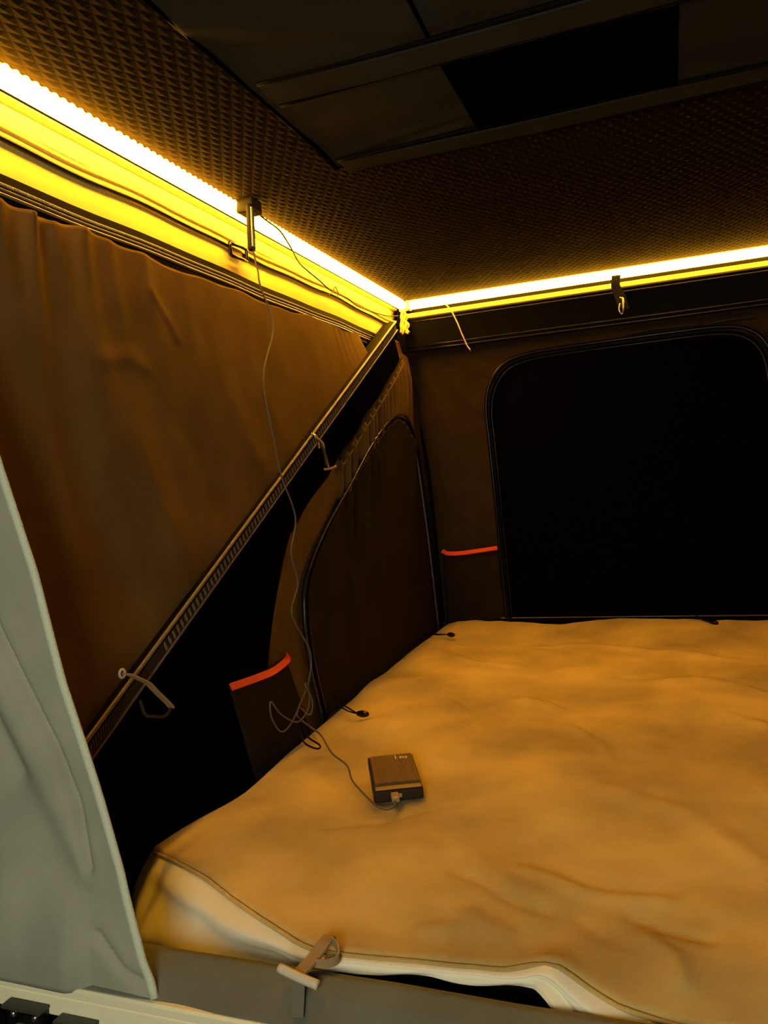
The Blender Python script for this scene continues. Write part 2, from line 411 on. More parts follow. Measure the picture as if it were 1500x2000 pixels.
# ------------------------------------------------------------------ far header and far wall
fh = empty('trim_2', (0, 0, 0)); tag(fh, kind='structure')
xf0, xf1 = -0.040, XR
extrude_x('backing_board', [(YF + 0.012, 0.895), (YF + 0.012, H), (YF + 0.03, H), (YF + 0.03, 0.895)], xf0 - 0.03, xf1, BLACKTAPE, fh)
extrude_x('lit_edge', [(YF - 0.004, 0.997), (YF + 0.012, 0.997), (YF + 0.012, 1.012), (YF - 0.005, 1.010)], xf0, xf1, PALEBAND, fh)
extrude_x('black_header', [(YF - 0.012, 0.978), (YF - 0.014, 0.991), (YF - 0.004, 0.997), (YF + 0.013, 0.997), (YF + 0.013, 0.892), (YF - 0.006, 0.892), (YF - 0.008, 0.935)], xf0, xf1, BLACKTAPE, fh)
for z in (0.981, 0.905, 0.893):
    tube('header_piping', [(xf0, YF - 0.012 if z > 0.95 else YF - 0.008, z), (0.5, YF - 0.012 if z > 0.95 else YF - 0.008, z), (xf1, YF - 0.012 if z > 0.95 else YF - 0.008, z)], 0.0025, GLOSSBLACK, fh, n=2)
wall_b = empty('wall_back', (0, 0, 0)); tag(wall_b, kind='structure')
def backy(x, z): return 0.005 + 0.045 * np.clip(1 - z / 0.9, 0, 1.1)
def back(U, V_):
    X = -0.075 + (XR + 0.095) * U; Z = -0.10 + 1.015 * V_
    d = 0
    for (a0, b0, a1, b1, a, wd) in ((0.0, 0.88, 0.16, 0.70, 0.010, 0.022), (-0.02, 0.86, 0.07, 0.62, 0.008, 0.018), (0.04, 0.89, 0.22, 0.80, 0.007, 0.016), (0.02, 0.60, 0.05, 0.30, 0.008, 0.02), (0.10, 0.55, 0.09, 0.33, 0.005, 0.02)):
        d = d + a * gauss(segdist(X, Z, [(a0, b0), (a1, b1)]), wd)
    return X, backy(X, Z) - d - 0.004 * vnoise(X * 6, Z * 5 + 4), Z
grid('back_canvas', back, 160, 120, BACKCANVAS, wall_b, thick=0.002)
win2 = empty('window_2', (0, 0, 0)); tag(win2, kind='structure')
w2 = [(0.203, -0.03), (0.199, 0.203), (0.195, 0.40), (0.190, 0.60), (0.188, 0.70), (0.208, 0.775), (0.256, 0.828), (0.33, 0.848), (0.45, 0.854), (0.728, 0.858), (0.87, 0.857), (0.94, 0.842), (0.985, 0.80), (1.005, 0.72), (1.01, 0.5), (1.01, 0.2), (1.01, -0.03)]
tube('window_piping', [(x, float(backy(x, z)) - 0.013, z) for x, z in w2], 0.0055, GLOSSBLACK, win2, n=8)
c2 = (0.6, 0.40)
sh = lambda p, s: (c2[0] + (p[0] - c2[0]) * s, c2[1] + (p[1] - c2[1]) * s)
ribbon('zip_tape', [(sh(p, 0.972)[0], float(backy(0, p[1])) - 0.010, sh(p, 0.972)[1]) for p in w2], 0.004, 0.022, BLACKTAPE, win2, n=8, up=(0, -1, 0))
tube('zip_coil', [(sh(p, 0.958)[0], float(backy(0, p[1])) - 0.012, sh(p, 0.958)[1]) for p in w2], 0.003, GLOSSBLACK, win2, n=8)
arch2 = np.array(catmull([(x, 0, z) for (x, z) in w2], 10))
def cover2(U, V_):
    i = U * (len(arch2) - 1); i0 = np.clip(i.astype(int), 0, len(arch2) - 2); t = i - i0
    xa = arch2[i0, 0] * (1 - t) + arch2[i0 + 1, 0] * t; za = arch2[i0, 2] * (1 - t) + arch2[i0 + 1, 2] * t
    xb = c2[0] + (xa - c2[0]) * 0.965; zb = c2[1] + (za - c2[1]) * 0.965
    X = xb * V_ + c2[0] * (1 - V_); Z = zb * V_ - 0.03 * (1 - V_)
    return X, backy(X, Z) - 0.007 - 0.003 * vnoise(X * 5, Z * 4), Z
grid('window_cover', cover2, 150, 50, BLACKMESH, win2)
for xs, wd in ((0.72, 0.10), (0.90, 0.06)):
    ribbon('cover_roll_edge', [(xs - wd, 0.010 - 0.016, 0.868), (xs, 0.008 - 0.016, 0.872), (xs + wd, 0.010 - 0.016, 0.870)], 0.004, 0.010, ROOFCLOTH, win2, up=(0, -1, 0))
tube('base_piping', [(0.03, 0.038, 0.026), (0.3, 0.036, 0.027), (0.7, 0.036, 0.028), (1.2, 0.036, 0.028)], 0.0016, PIPING, wall_b)
wr = box('wall_right', (XR + 0.02, -0.85, 0.47), (0.02, 1.90, 1.17), CANVAS, bevel=0.003); tag(wr, kind='structure')

# ------------------------------------------------------------------ lamp strips
def led_mesh(axis):
    bm = bmesh.new(); bmesh.ops.create_uvsphere(bm, u_segments=8, v_segments=5, radius=1.0)
    s = (0.004, 0.0062, 0.0062) if axis == 'y' else (0.0062, 0.004, 0.0062)
    bmesh.ops.scale(bm, vec=s, verts=bm.verts)
    me = bpy.data.meshes.new('led'); bm.to_mesh(me); bm.free(); me.materials.append(LEDCHIP); return me
def half_prof(r, rz, n=10):
    return [(r * math.sin(math.pi * k / n), rz * math.cos(math.pi * k / n)) for k in range(n + 1)]
ls = empty('lamp_strip', (XL, -0.9, 1.03))
tag(ls, 'long glowing amber light strip above the brown canvas side wall', 'light strip', 'amber light strips under the ceiling')
def rel(o, p):
    o.parent = p; o.matrix_parent_inverse = Matrix.Translation(-Vector(p.location)); return o
XS = XL + 0.006; ZC = 1.0335
pr = [(XS + b, ZC + a) for a, b in circle(0.0135, 16)]
rel(extrude_y('diffuser', pr, yh0, -0.062, LEDMAT, smooth=True), ls)
rel(extrude_y('backing_tape', [(XS - 0.006, 1.0465), (XS + 0.004, 1.0465), (XS + 0.004, 1.0488), (XS - 0.006, 1.0488)], yh0, -0.055, PALEPLASTIC), ls)
rel(box('end_cap', (XS, -0.058, ZC), (0.029, 0.008, 0.029), PALEPLASTIC, bevel=0.002), ls)
lm = led_mesh('y'); n = int((-0.08 - yh0) / 0.0167)
for k in range(n):
    o = link(bpy.data.objects.new('led', lm)); o.location = (XS + 0.0108, yh0 + 0.012 + k * 0.0167, ZC + 0.006); rel(o, ls)
lf = empty('lamp_strip', (0.6, YF, 1.03))
tag(lf, 'glowing amber light strip above the dark far wall window', 'light strip', 'amber light strips under the ceiling')
pr = [(YF - 0.012 - b, ZC + a) for a, b in circle(0.0135, 16)]
rel(extrude_x('diffuser', pr, -0.016, xf1, LEDMAT, smooth=True), lf)
rel(extrude_x('backing_tape', [(YF - 0.016, 1.0465), (YF - 0.006, 1.0465), (YF - 0.006, 1.0488), (YF - 0.016, 1.0488)], -0.03, xf1, PALEPLASTIC), lf)
rel(box('end_cap', (-0.020, YF - 0.012, ZC), (0.008, 0.029, 0.029), PALEPLASTIC, bevel=0.002), lf)
lm2 = led_mesh('x'); n = int((xf1 + 0.01) / 0.0167)
for k in range(n):
    o = link(bpy.data.objects.new('led', lm2)); o.location = (-0.004 + k * 0.0167, YF - 0.0228, ZC + 0.006); rel(o, lf)

# ------------------------------------------------------------------ slanted pole in its sleeve
pole = empty('tent_pole', tuple(BARB)); tag(pole, 'slanted tent pole in a black ribbed sleeve crossing the left wall', 'tent pole')
bd = (BARA - BARB); bl = np.linalg.norm(bd); bd = bd / bl
nrm = np.array((0, -bd[2], bd[1])) * (1 if bd[1] > 0 else -1); nrm = nrm / np.linalg.norm(nrm)   # in-wall, upward perpendicular
if nrm[2] < 0: nrm = -nrm
def barpts(off, dx, t0=0.0, t1=1.0, n=12):
    return [BARB + bd * bl * t + nrm * off + np.array((dx, 0, 0)) for t in np.linspace(t0, t1, n)]
def barprism(name, o0, o1, x0, x1, m, t0=0.0, t1=1.0):
    A = BARB + bd * bl * t0; B = BARB + bd * bl * t1; V = []
    for P in (A, B):
        for (o, x) in ((o0, x0), (o0, x1), (o1, x1), (o1, x0)): V.append(P + nrm * o + np.array((x, 0, 0)))
    F = [(0, 1, 5, 4), (1, 2, 6, 5), (2, 3, 7, 6), (3, 0, 4, 7), (3, 2, 1, 0), (4, 5, 6, 7)]
    return rel(mesh_obj(name, V, F, m, smooth=False), pole)
barprism('sleeve', -0.0145, 0.0135, -0.034, 0.0, BLACKTAPE)
barprism('ribbed_tape', -0.009, 0.006, 0.0, 0.003, mat('rib_tape', (0.022, 0.015, 0.009), 0.5, 0.15, bump=1.0, bscale=60, wave='Y'), 0.02, 0.99)
rel(tube('top_piping', barpts(0.0125, 0.002), 0.0032, PIPING), pole)
rel(tube('bottom_piping', barpts(-0.0135, 0.001), 0.0024, PIPING), pole)
TV, TF = [], []
for k in range(110):                                   # woven ladder stitches on the tape
    c = BARB + bd * (0.30 + k * 0.0135)
    if c[1] > BARA[1] - 0.02: break
    for (a_, o_, x_) in ((-0.0022, -0.008, 0.0028), (0.0022, -0.006, 0.0028), (0.0022, 0.006, 0.0028), (-0.0022, 0.004, 0.0028), (-0.0022, -0.008, 0.0045), (0.0022, -0.006, 0.0045), (0.0022, 0.006, 0.0045), (-0.0022, 0.004, 0.0045)):
        TV.append(c + bd * a_ + nrm * o_ + np.array((x_, 0, 0)))
    b_ = 8 * k
    TF += [tuple(b_ + q_ for q_ in f_) for f_ in ((0, 1, 2, 3), (4, 5, 6, 7), (0, 1, 5, 4), (1, 2, 6, 5), (2, 3, 7, 6), (3, 0, 4, 7))]
tag(rel(mesh_obj('ladder_stitching', TV, TF, PIPING, smooth=False), pole), kind='stuff')
rel(box('pole_foot', tuple(BARB + bd * 0.02 + np.array((0.0, 0, 0))), (0.03, 0.04, 0.04), BLACKTAPE, bevel=0.006, rot=(math.atan2(bd[2], bd[1]), 0, 0)), pole)

# ------------------------------------------------------------------ mattress
NEAR = np.array([(0.0, -1.540), (0.06, -1.563), (0.124, -1.593), (0.235, -1.656), (0.317, -1.700), (0.35, -1.708), (0.439, -1.700), (0.543, -1.690), (0.569, -1.686), (0.60, -1.692), (0.65, -1.708), (0.72, -1.716), (0.85, -1.718), (1.0, -1.71), (1.24, -1.70)])
def near(x): return np.interp(x, NEAR[:, 0], NEAR[:, 1])
def leftx(y): return 0.004 + 0.012 * np.sin(y * 5.0 + 1.0) + 0.018 * gauss(y + 1.33, 0.12) - 0.012 * gauss(y, 0.2)
wr_lines = [  # wrinkles: polyline, height, width
    ([(0.462, -1.53), (0.52, -1.565), (0.56, -1.585)], -0.006, 0.010), ([(0.52, -1.50), (0.60, -1.535), (0.69, -1.53)], 0.006, 0.012),
    ([(0.66, -1.565), (0.70, -1.585), (0.73, -1.59)], -0.006, 0.010), ([(0.67, -1.61), (0.70, -1.64), (0.705, -1.67)], 0.007, 0.011),
    ([(0.38, -1.33), (0.30, -1.41), (0.23, -1.44)], -0.004, 0.008), ([(0.44, -1.46), (0.50, -1.53), (0.55, -1.56)], 0.004, 0.02),
    ([(0.52, -0.95), (0.58, -1.05), (0.60, -1.12)], 0.005, 0.010), ([(0.24, -0.80), (0.34, -0.95), (0.36, -1.03)], 0.004, 0.012),
    ([(0.09, -0.36), (0.22, -0.48), (0.34, -0.50)], 0.007, 0.014), ([(0.35, -0.25), (0.6, -0.30), (0.85, -0.42)], 0.006, 0.02),
    ([(0.55, -0.62), (0.75, -0.60), (0.95, -0.75)], 0.006, 0.02), ([(0.40, -0.78), (0.47, -0.82)], 0.009, 0.016),
    ([(0.80, -0.85), (0.90, -0.95), (0.93, -1.1)], 0.007, 0.018), ([(0.48, -1.615), (0.52, -1.64)], 0.008, 0.016), ([(0.445, -1.648), (0.475, -1.640)], 0.006, 0.012),
    ([(0.60, -1.25), (0.72, -1.30), (0.80, -1.42)], 0.006, 0.022), ([(0.10, -1.20), (0.2, -1.33)], -0.003, 0.02), ([(0.60, -1.585), (0.64, -1.62)], -0.004, 0.015)]
def topz(X, Y):
    z = 0.022 * np.clip((Y + 0.5) / 0.5, 0, 1) ** 2
    z = z + 0.018 * vnoise(X * 5.5 + 1, Y * 4.2 + 20) + 0.013 * vnoise(X * 11 + 7, Y * 9 + 3) + 0.003 * vnoise(X * 27, Y * 21)
    for pts, a, wd in wr_lines: z = z + a * gauss(segdist(X, Y, pts), wd)
    z = z + 0.014 * gauss(np.hypot(X - 0.585, Y + 1.69), 0.03)
    z = z - 0.014 * np.clip((X - 0.58) / 0.08, 0, 1) * gauss(Y + 1.73, 0.05)
    return z
R_ = 0.007
def edge_u(n, d=0.05, m=10):   # parameter with extra samples near both ends
    a = np.linspace(0, d, m, endpoint=False) ; b = np.linspace(d, 1 - d, n); c = np.linspace(1 - d, 1, m + 1)[1:]
    return np.concatenate([a, b, c])
us = edge_u(170, 0.03, 10); vv = edge_u(230, 0.025, 10)
XM = 1.235
def mtop(U, V_):
    yy = -1.54 + 1.59 * V_
    lx = leftx(yy)
    X = lx + (XM - lx) * U
    n_ = near(X); Y = n_ + (0.045 - n_) * V_
    dl = np.minimum(X - lx, XM - X); dn = np.minimum((Y - n_), 0.045 - Y)
    def drop(d):
        q_ = np.clip(1 - d / R_, 0, 1); return R_ * (1 - np.sqrt(np.maximum(0, 1 - q_ ** 2)))
    fade = np.clip(np.minimum(dl, dn) / 0.05, 0, 1); fade = np.maximum(fade, gauss(X - 0.60, 0.07) * (Y < -1.4)); fade = np.maximum(fade, np.clip((X - 0.58) / 0.05, 0, 1) * (Y < -1.4))
    Z = topz(X, Y) * (0.35 + 0.65 * fade) - 0.8 * drop(dl) - 0.7 * drop(dn)
    return X, Y, Z
mattress = empty('mattress', (0.62, -0.85, -0.10)); tag(mattress, 'wide mattress under a rumpled tan sheet filling the tent floor', 'mattress')
U, V_ = np.meshgrid(us, vv, indexing='ij')
X, Y, Z = mtop(U, V_)
P = np.stack([X, Y, Z], -1)
verts = list(P.reshape(-1, 3)); faces = grid_faces(len(us), len(vv))
top_v, top_f = verts, faces
verts, faces = [], []
# front side of the mattress, following the near edge
fx = P[:, 0, :]                       # near edge row (x ascending)
seg = np.gradient(fx[:, :2], axis=0); seg /= np.linalg.norm(seg, axis=1)[:, None]
out = np.stack([seg[:, 1], -seg[:, 0]], 1)
nv = 26
base = len(verts)
for i in range(len(fx)):
    x = fx[i, 0]
    dropd = np.interp(x, [0, 0.06, 0.14, 0.25, 0.32, 0.36, 0.40, 0.54, 0.575, 0.62, 0.70, 0.8, 1.24], [0.075, 0.082, 0.080, 0.060, 0.034, 0.016, 0.011, 0.011, 0.018, 0.034, 0.040, 0.045, 0.045])
    bul = np.interp(x, [0, 0.04, 0.10, 0.20, 0.30, 0.36, 0.55, 0.60, 0.70, 1.24], [0.030, 0.062, 0.082, 0.060, 0.018, 0.008, 0.010, 0.030, 0.040, 0.035])
    hol = np.interp(x, [0.03, 0.10, 0.20, 0.28, 0.33], [0.0, 0.016, 0.020, 0.016, 0.0]) + 0.012 * np.interp(x, [0.56, 0.60, 0.66, 0.74], [0, 1, 1, 0])
    for j in range(nv):
        v = j / (nv - 1)
        vc = np.interp(x, [0.0, 0.12, 0.32], [0.25, 0.40, 0.55])
        o = bul * math.sin(min(1.0, v * 1.15) * math.pi * 0.62) + 0.004 * math.sin(x * 60 + v * 3) * v
        o += 0.008 * math.exp(-((v - 0.14) / 0.1) ** 2) * (1 if x > 0.08 else x / 0.08)
        o -= hol * math.exp(-((v - vc) / 0.17) ** 2)
        verts.append(np.array((fx[i, 0] + out[i, 0] * o, fx[i, 1] + out[i, 1] * o, fx[i, 2] - dropd * v)))
faces += [(a, b, c, d) for (a, d, c, b) in grid_faces(len(fx), nv, base)]
# left side of the sheet, tucked down
side_v, side_f = verts, faces
verts, faces = top_v, top_f
lx_ = P[0, :, :]; base = len(verts)
for i in range(len(lx_)):
    for j in range(6):
        v = j / 5
        verts.append(np.array((lx_[i, 0] - 0.006 * math.sin(v * math.pi) + 0.012 * v, lx_[i, 1], lx_[i, 2] - 0.05 * v)))
faces += grid_faces(len(lx_), 6, base)
# rounded corner where the side meets the front
verts, faces = side_v, side_f
base = len(verts); c0 = P[0, 0]; na, nb = 10, nv
for a in range(na):
    t = a / (na - 1); o2 = np.array((-1.0, 0.0)) * (1 - t) + out[0] * t; o2 /= np.linalg.norm(o2)
    for j in range(nb):
        v = j / (nb - 1)
        ol = 0.006 * math.sin(v * math.pi) - 0.012 * v
        of = 0.030 * math.sin(min(1.0, v * 1.15) * math.pi * 0.62)
        o = ol * (1 - t) + of * t
        verts.append(np.array((c0[0] + o2[0] * o, c0[1] + o2[1] * o, c0[2] - (0.05 * (1 - t) + 0.075 * t) * v)))
faces += grid_faces(na, nb, base)
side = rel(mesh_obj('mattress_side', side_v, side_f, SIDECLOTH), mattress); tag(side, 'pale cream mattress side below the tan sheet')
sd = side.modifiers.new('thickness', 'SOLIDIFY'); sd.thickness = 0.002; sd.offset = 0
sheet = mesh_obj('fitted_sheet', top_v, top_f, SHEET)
rel(sheet, mattress)
bm = bmesh.new(); bm.from_mesh(sheet.data); bmesh.ops.remove_doubles(bm, verts=bm.verts, dist=0.0002); bmesh.ops.recalc_face_normals(bm, faces=bm.faces)
bm.to_mesh(sheet.data); bm.free()
ss = sheet.modifiers.new('thickness', 'SOLIDIFY'); ss.thickness = 0.002; ss.offset = -1
tag(sheet, 'rumpled tan fitted sheet')
# foam core under the sheet
cx = np.linspace(0.03, XM - 0.01, 60); CV = []; CF = []
for x in cx:
    y0 = float(near(x)) + 0.022; y1 = 0.035
    CV += [(x, y0, -0.098), (x, y0, -0.022), (x, y1, -0.022), (x, y1, -0.098)]
for i in range(len(cx) - 1):
    for a in range(4):
        b = (a + 1) % 4; CF.append((i * 4 + a, (i + 1) * 4 + a, (i + 1) * 4 + b, i * 4 + b))
CF += [(0, 1, 2, 3), tuple(len(CV) - 4 + k for k in (3, 2, 1, 0))]
core = rel(mesh_obj('foam_core', CV, CF, CORE, smooth=False), mattress); tag(core, 'black foam core under the sheet')
# hem piping along the front edge crease
hp = [(fx[i, 0] + out[i, 0] * 0.003, fx[i, 1] + out[i, 1] * 0.003, fx[i, 2] + 0.001) for i in range(3, len(fx), 4)]
rel(tube('sheet_seam', hp, 0.0026, SHEET, n=2), mattress)

# ------------------------------------------------------------------ entrance: lip, rail, flap
lip = empty('trim_3', (0, 0, 0)); tag(lip, kind='structure')
def lipf(U, V_):
    X = -0.16 + 1.46 * U
    prof_y = np.interp(V_, [0, 0.12, 0.3, 0.6, 1], [-1.726, -1.731, -1.745, -1.768, -1.795])
    prof_z = np.interp(V_, [0, 0.12, 0.3, 0.6, 1], [-0.050, -0.012, -0.007, -0.013, -0.030])
    d = 0.004 * vnoise(X * 14, V_ * 3 + 5) + 0.003 * np.sin(X * 30 + V_ * 4) * V_ * (1 - V_)
    return X, prof_y - 0.3 * d, prof_z + d
grid('floor_lip_cloth', lipf, 220, 30, LIPCLOTH, lip, thick=0.002)
rail = empty('trim_4', (0, 0, 0)); tag(rail, kind='structure')
extrude_x('base_rail', [(-1.790, -0.029), (-1.7975, -0.0285), (-1.800, -0.031), (-1.800, -0.0385), (-1.7985, -0.040), (-1.7985, -0.041), (-1.801, -0.0425), (-1.803, -0.058), (-1.800, -0.061), (-1.790, -0.061)], -0.22, 1.30, ALU, rail)
extrude_x('under_sill', [(-1.782, -0.061), (-1.797, -0.061), (-1.797, -0.115), (-1.782, -0.115)], -0.22, 1.30, BLACKTAPE, rail)

flap = empty('door_flap', (0.0, -1.80, -0.03)); tag(flap, 'grey-green canvas door flap with a pale hemmed edge at the entrance', 'door flap')
EZ = [-0.03, -0.023, 0.075, 0.179, 0.301, 0.419, 0.545, 0.75, 1.05]; EX = [0.187, 0.185, 0.155, 0.129, 0.094, 0.069, 0.030, -0.035, -0.13]
def flapf(U, V_):
    Z = -0.032 + 1.09 * V_
    xe = np.interp(Z, EZ, EX); X = -0.34 + (xe + 0.34) * U
    y = -1.779 - 0.022 * np.clip(1 - Z / 0.10, 0, 1) * np.clip((0.13 - X) / 0.05, 0.45, 1)
    y = y + 0.010 * gauss(segdist(X, Z, [(-0.01, 0.42), (0.008, 0.36), (0.075, 0.23), (0.098, 0.17), (0.112, 0.10)]), 0.006)
    y = y - 0.008 * gauss(segdist(X, Z, [(-0.03, 0.36), (0.05, 0.21), (0.11, 0.10)]), 0.020)
    y = y - 0.006 * gauss(segdist(X, Z, [(-0.06, 0.24), (-0.01, 0.06)]), 0.03)
    y = y + 0.008 * gauss(segdist(X, Z, [(-0.02, 0.28), (0.02, 0.20)]), 0.016)
    y = y + 0.006 * gauss(segdist(X, Z, [(0.118, 0.028), (0.15, -0.005), (0.178, -0.015)]), 0.006)
    y = y + 0.005 * vnoise(X * 12, Z * 6)
    return X, y, Z
fo = rel(grid('flap_cloth', flapf, 130, 200, GREYCLOTH, thick=0.003), flap)
hz = np.linspace(-0.028, 1.04, 60); hxe = np.interp(hz, EZ, EX)
_, hy, _ = flapf(np.ones(60), (hz + 0.032) / 1.09)
rel(tube('hem', [(hxe[i], hy[i], hz[i]) for i in range(60)], 0.0055, HEM, n=2, ry=0.0035, up=(0, 1, 0)), flap)

# hinge hardware under the rail
def hinge(x, z, label, s=1.0):
    h = empty('hinge_bracket', (x, -1.803, z)); tag(h, label, 'hinge', 'hinges under the front rail')
    rel(box('plate', (x, -1.809, z - 0.020 * s), (0.052 * s, 0.008, 0.036 * s), GLOSSBLACK, bevel=0.002), h)
    rel(box('top_flange', (x, -1.812, z - 0.001), (0.054 * s, 0.014, 0.0035), mat('worn_black', (0.05, 0.05, 0.04), 0.45, 0.5), bevel=0.001), h)
    rel(box('knuckle', (x, -1.817, z - 0.028 * s), (0.024 * s, 0.012, 0.018 * s), mat('grey_plastic', (0.20, 0.20, 0.17), 0.6, 0.3), bevel=0.004), h)
    for dx in (-0.015 * s, 0.015 * s):
        bm = bmesh.new(); bmesh.ops.create_uvsphere(bm, u_segments=12, v_segments=8, radius=0.0038 * s)
        me = bpy.data.meshes.new('bolt'); bm.to_mesh(me); bm.free(); me.materials.append(METAL)
        b = link(bpy.data.objects.new('bolt', me)); b.location = (x + dx, -1.8135, z - 0.010 * s); rel(b, h)
hinge(0.032, -0.0475, 'black hinge bracket with two shiny bolts at the bottom left corner')
hinge(0.100, -0.0535, 'small black hinge bracket right of the two-bolt bracket under the rail', 0.9)

# ------------------------------------------------------------------ toggle fastening at the front
tg = empty('toggle_fastener', (0.355, -1.765, 0.0)); tag(tg, 'tan strap with a pale toggle bar at the mattress front edge', 'toggle')
rel(ribbon('strap', [(0.352, -1.704, 0.010), (0.351, -1.718, 0.010), (0.348, -1.732, 0.006), (0.345, -1.748, 0.004), (0.343, -1.762, 0.004)], 0.014, 0.003, WEB), tg)
rel(ribbon('strap_loop', [(0.355, -1.708, 0.010), (0.366, -1.716, 0.006), (0.370, -1.726, 0.001), (0.362, -1.736, 0.001), (0.352, -1.742, 0.004)], 0.002, 0.009, WEB), tg)
rel(tube('toggle_bar', [(0.322, -1.764, 0.008), (0.344, -1.767, 0.004), (0.367, -1.769, 0.000)], 0.0048, PALEPLASTIC), tg)
rel(ribbon('tail', [(0.346, -1.768, 0.000), (0.350, -1.780, -0.010), (0.354, -1.792, -0.020)], 0.012, 0.002, LIPCLOTH), tg)

# ------------------------------------------------------------------ pockets with red binding
def pocket(name, corners, bulge, axis, parent, trim_pts, up):
    """corners: TL, TR, BR, BL in 3D; axis: outward direction"""
    TL, TR, BR, BL = [np.array(c, float) for c in corners]; ax = np.array(axis, float)
    def f(U, V_):
        u = U[..., None]; v = V_[..., None]
        P_ = (TL * (1 - u) + TR * u) * (1 - v) + (BL * (1 - u) + BR * u) * v
        P_ = P_ + ax * (bulge * np.sin(np.pi * u) * (0.35 + 0.65 * np.sin(np.pi * np.clip(v, 0, 1))))
        return P_[..., 0], P_[..., 1], P_[..., 2]
    po = grid(name, f, 26, 26, DARKCANVAS, parent, thick=0.002)
    tag(po, 'black pocket with a bright red binding')
    ribbon('red_binding', trim_pts, 0.004, 0.013, RED, po, n=6, up=up); return po
pocket('pocket', [(-0.010, -1.286, 0.158), (-0.026, -1.046, 0.155), (-0.010, -0.985, -0.03), (-0.006, -1.222, -0.05)], 0.020, (1, 0, 0), wall_l,
       [(-0.006, -1.286, 0.159), (0.008, -1.22, 0.158), (0.012, -1.165, 0.157), (0.006, -1.10, 0.161), (-0.019, -1.046, 0.158)], (-0.55, 0, 0.83))
pocket('pocket', [(0.006, 0.030, 0.252), (0.192, 0.028, 0.254), (0.196, 0.038, 0.02), (0.002, 0.040, 0.01)], 0.016, (0, -1, 0), wall_b,
       [(0.008, 0.022, 0.252), (0.030, 0.014, 0.243), (0.075, 0.012, 0.243), (0.13, 0.012, 0.248), (0.190, 0.020, 0.254)], (0, 0.55, 0.83))

# ------------------------------------------------------------------ power bank
pang = math.radians(24.5)
pb = empty('power_bank', (0.275, -1.272, 0.004)); pb.rotation_euler = (0, 0, pang)
tag(pb, 'small dark ribbed power bank lying on the sheet', 'power bank')
def pchild(o): o.parent = pb; return o
pbody = pchild(box('body', (0, 0, 0.0100), (0.077, 0.152, 0.019), PBBODY, bevel=0.005, seg=3))
ptop = pchild(box('ribbed_top', (0.001, 0.012, 0.0195), (0.070, 0.121, 0.004), PBRIB, bevel=0.0015))
pchild(box('front_edge', (0.001, -0.0665, 0.0170), (0.072, 0.015, 0.006), PBEDGE, bevel=0.0028, seg=3))
rel(box('charge_mark', (0.008, 0.058, 0.0217), (0.0022, 0.017, 0.0006), PRINT), ptop)
for k, wdt in enumerate((0.0035, 0.002, 0.0035)):
    rel(box('brand_mark', (0.0165 + 0.0046 * k, 0.056 - 0.001 * k, 0.0217), (wdt, 0.007, 0.0006), PRINT), ptop)
rel(box('usb_port', (-0.002, -0.0758, 0.010), (0.014, 0.0015, 0.006), METAL), pbody)

# ------------------------------------------------------------------ cables
cab = empty('power_cable', (0.02, -1.10, 0.0)); tag(cab, 'thin cable hanging from the left lamp strip down to the power bank', 'cable')
rel(box('connector', (0.006, -1.109, 0.985), (0.010, 0.016, 0.088), CABLEBLACK, bevel=0.004, rot=(math.radians(-4), 0, 0)), cab)
rel(box('strip_clip', (-0.010, -1.080, 1.034), (0.036, 0.040, 0.026), CABLEBLACK, bevel=0.005), cab)
rel(box('connector_sleeve', (0.011, -1.113, 0.985), (0.004, 0.006, 0.075), PALEPLASTIC, bevel=0.0015, rot=(math.radians(-4), 0, 0)), cab)
run = [(0.008, -1.112, 0.945), (0.018, -1.117, 0.90), (0.022, -1.119, 0.871), (0.024, -1.084, 0.80), (0.022, -1.135, 0.698), (0.022, -1.111, 0.575), (0.022, -1.094, 0.516), (0.022, -1.048, 0.434), (0.022, -1.078, 0.366), (0.022, -1.060, 0.304), (0.020, -1.091, 0.248), (0.020, -1.026, 0.162), (0.020, -1.041, 0.105), (0.024, -1.108, 0.063), (0.026, -1.100, 0.046), (0.045, -1.085, 0.022), (0.070, -1.105, 0.017), (0.125, -1.182, 0.014), (0.174, -1.230, 0.012), (0.208, -1.288, 0.010), (0.252, -1.342, 0.010), (0.283, -1.376, 0.010), (0.303, -1.384, 0.010), (0.311, -1.374, 0.012), (0.307, -1.362, 0.015)]
rel(tube('cord', run, 0.0017, CABLE, n=8, k=8), cab)
rel(box('plug', (0.3055, -1.3545, 0.0165), (0.012, 0.022, 0.008), PBEDGE, bevel=0.0025, rot=(0, 0, pang)), cab)
tang = [(0.024, -1.108, 0.063), (0.024, -1.147, 0.046), (0.022, -1.178, 0.048), (0.020, -1.202, 0.082), (0.020, -1.200, 0.109), (0.024, -1.173, 0.078), (0.028, -1.116, 0.046), (0.030, -1.070, 0.062), (0.030, -1.066, 0.100), (0.032, -1.082, 0.108), (0.034, -1.060, 0.069), (0.036, -1.079, 0.049), (0.034, -1.112, 0.072)]
rel(tube('cord_tangle', tang, 0.0016, CABLE, n=8), cab)
loop = [(0.026, -1.110, 0.050), (0.020, -1.085, 0.028), (0.045, -1.112, 0.016), (0.084, -1.144, 0.013), (0.086, -1.162, 0.013), (0.050, -1.138, 0.014), (0.024, -1.105, 0.030), (0.026, -1.085, 0.05)]
rel(tube('cord_loop', loop, 0.0018, CABLEBLACK, n=8), cab)

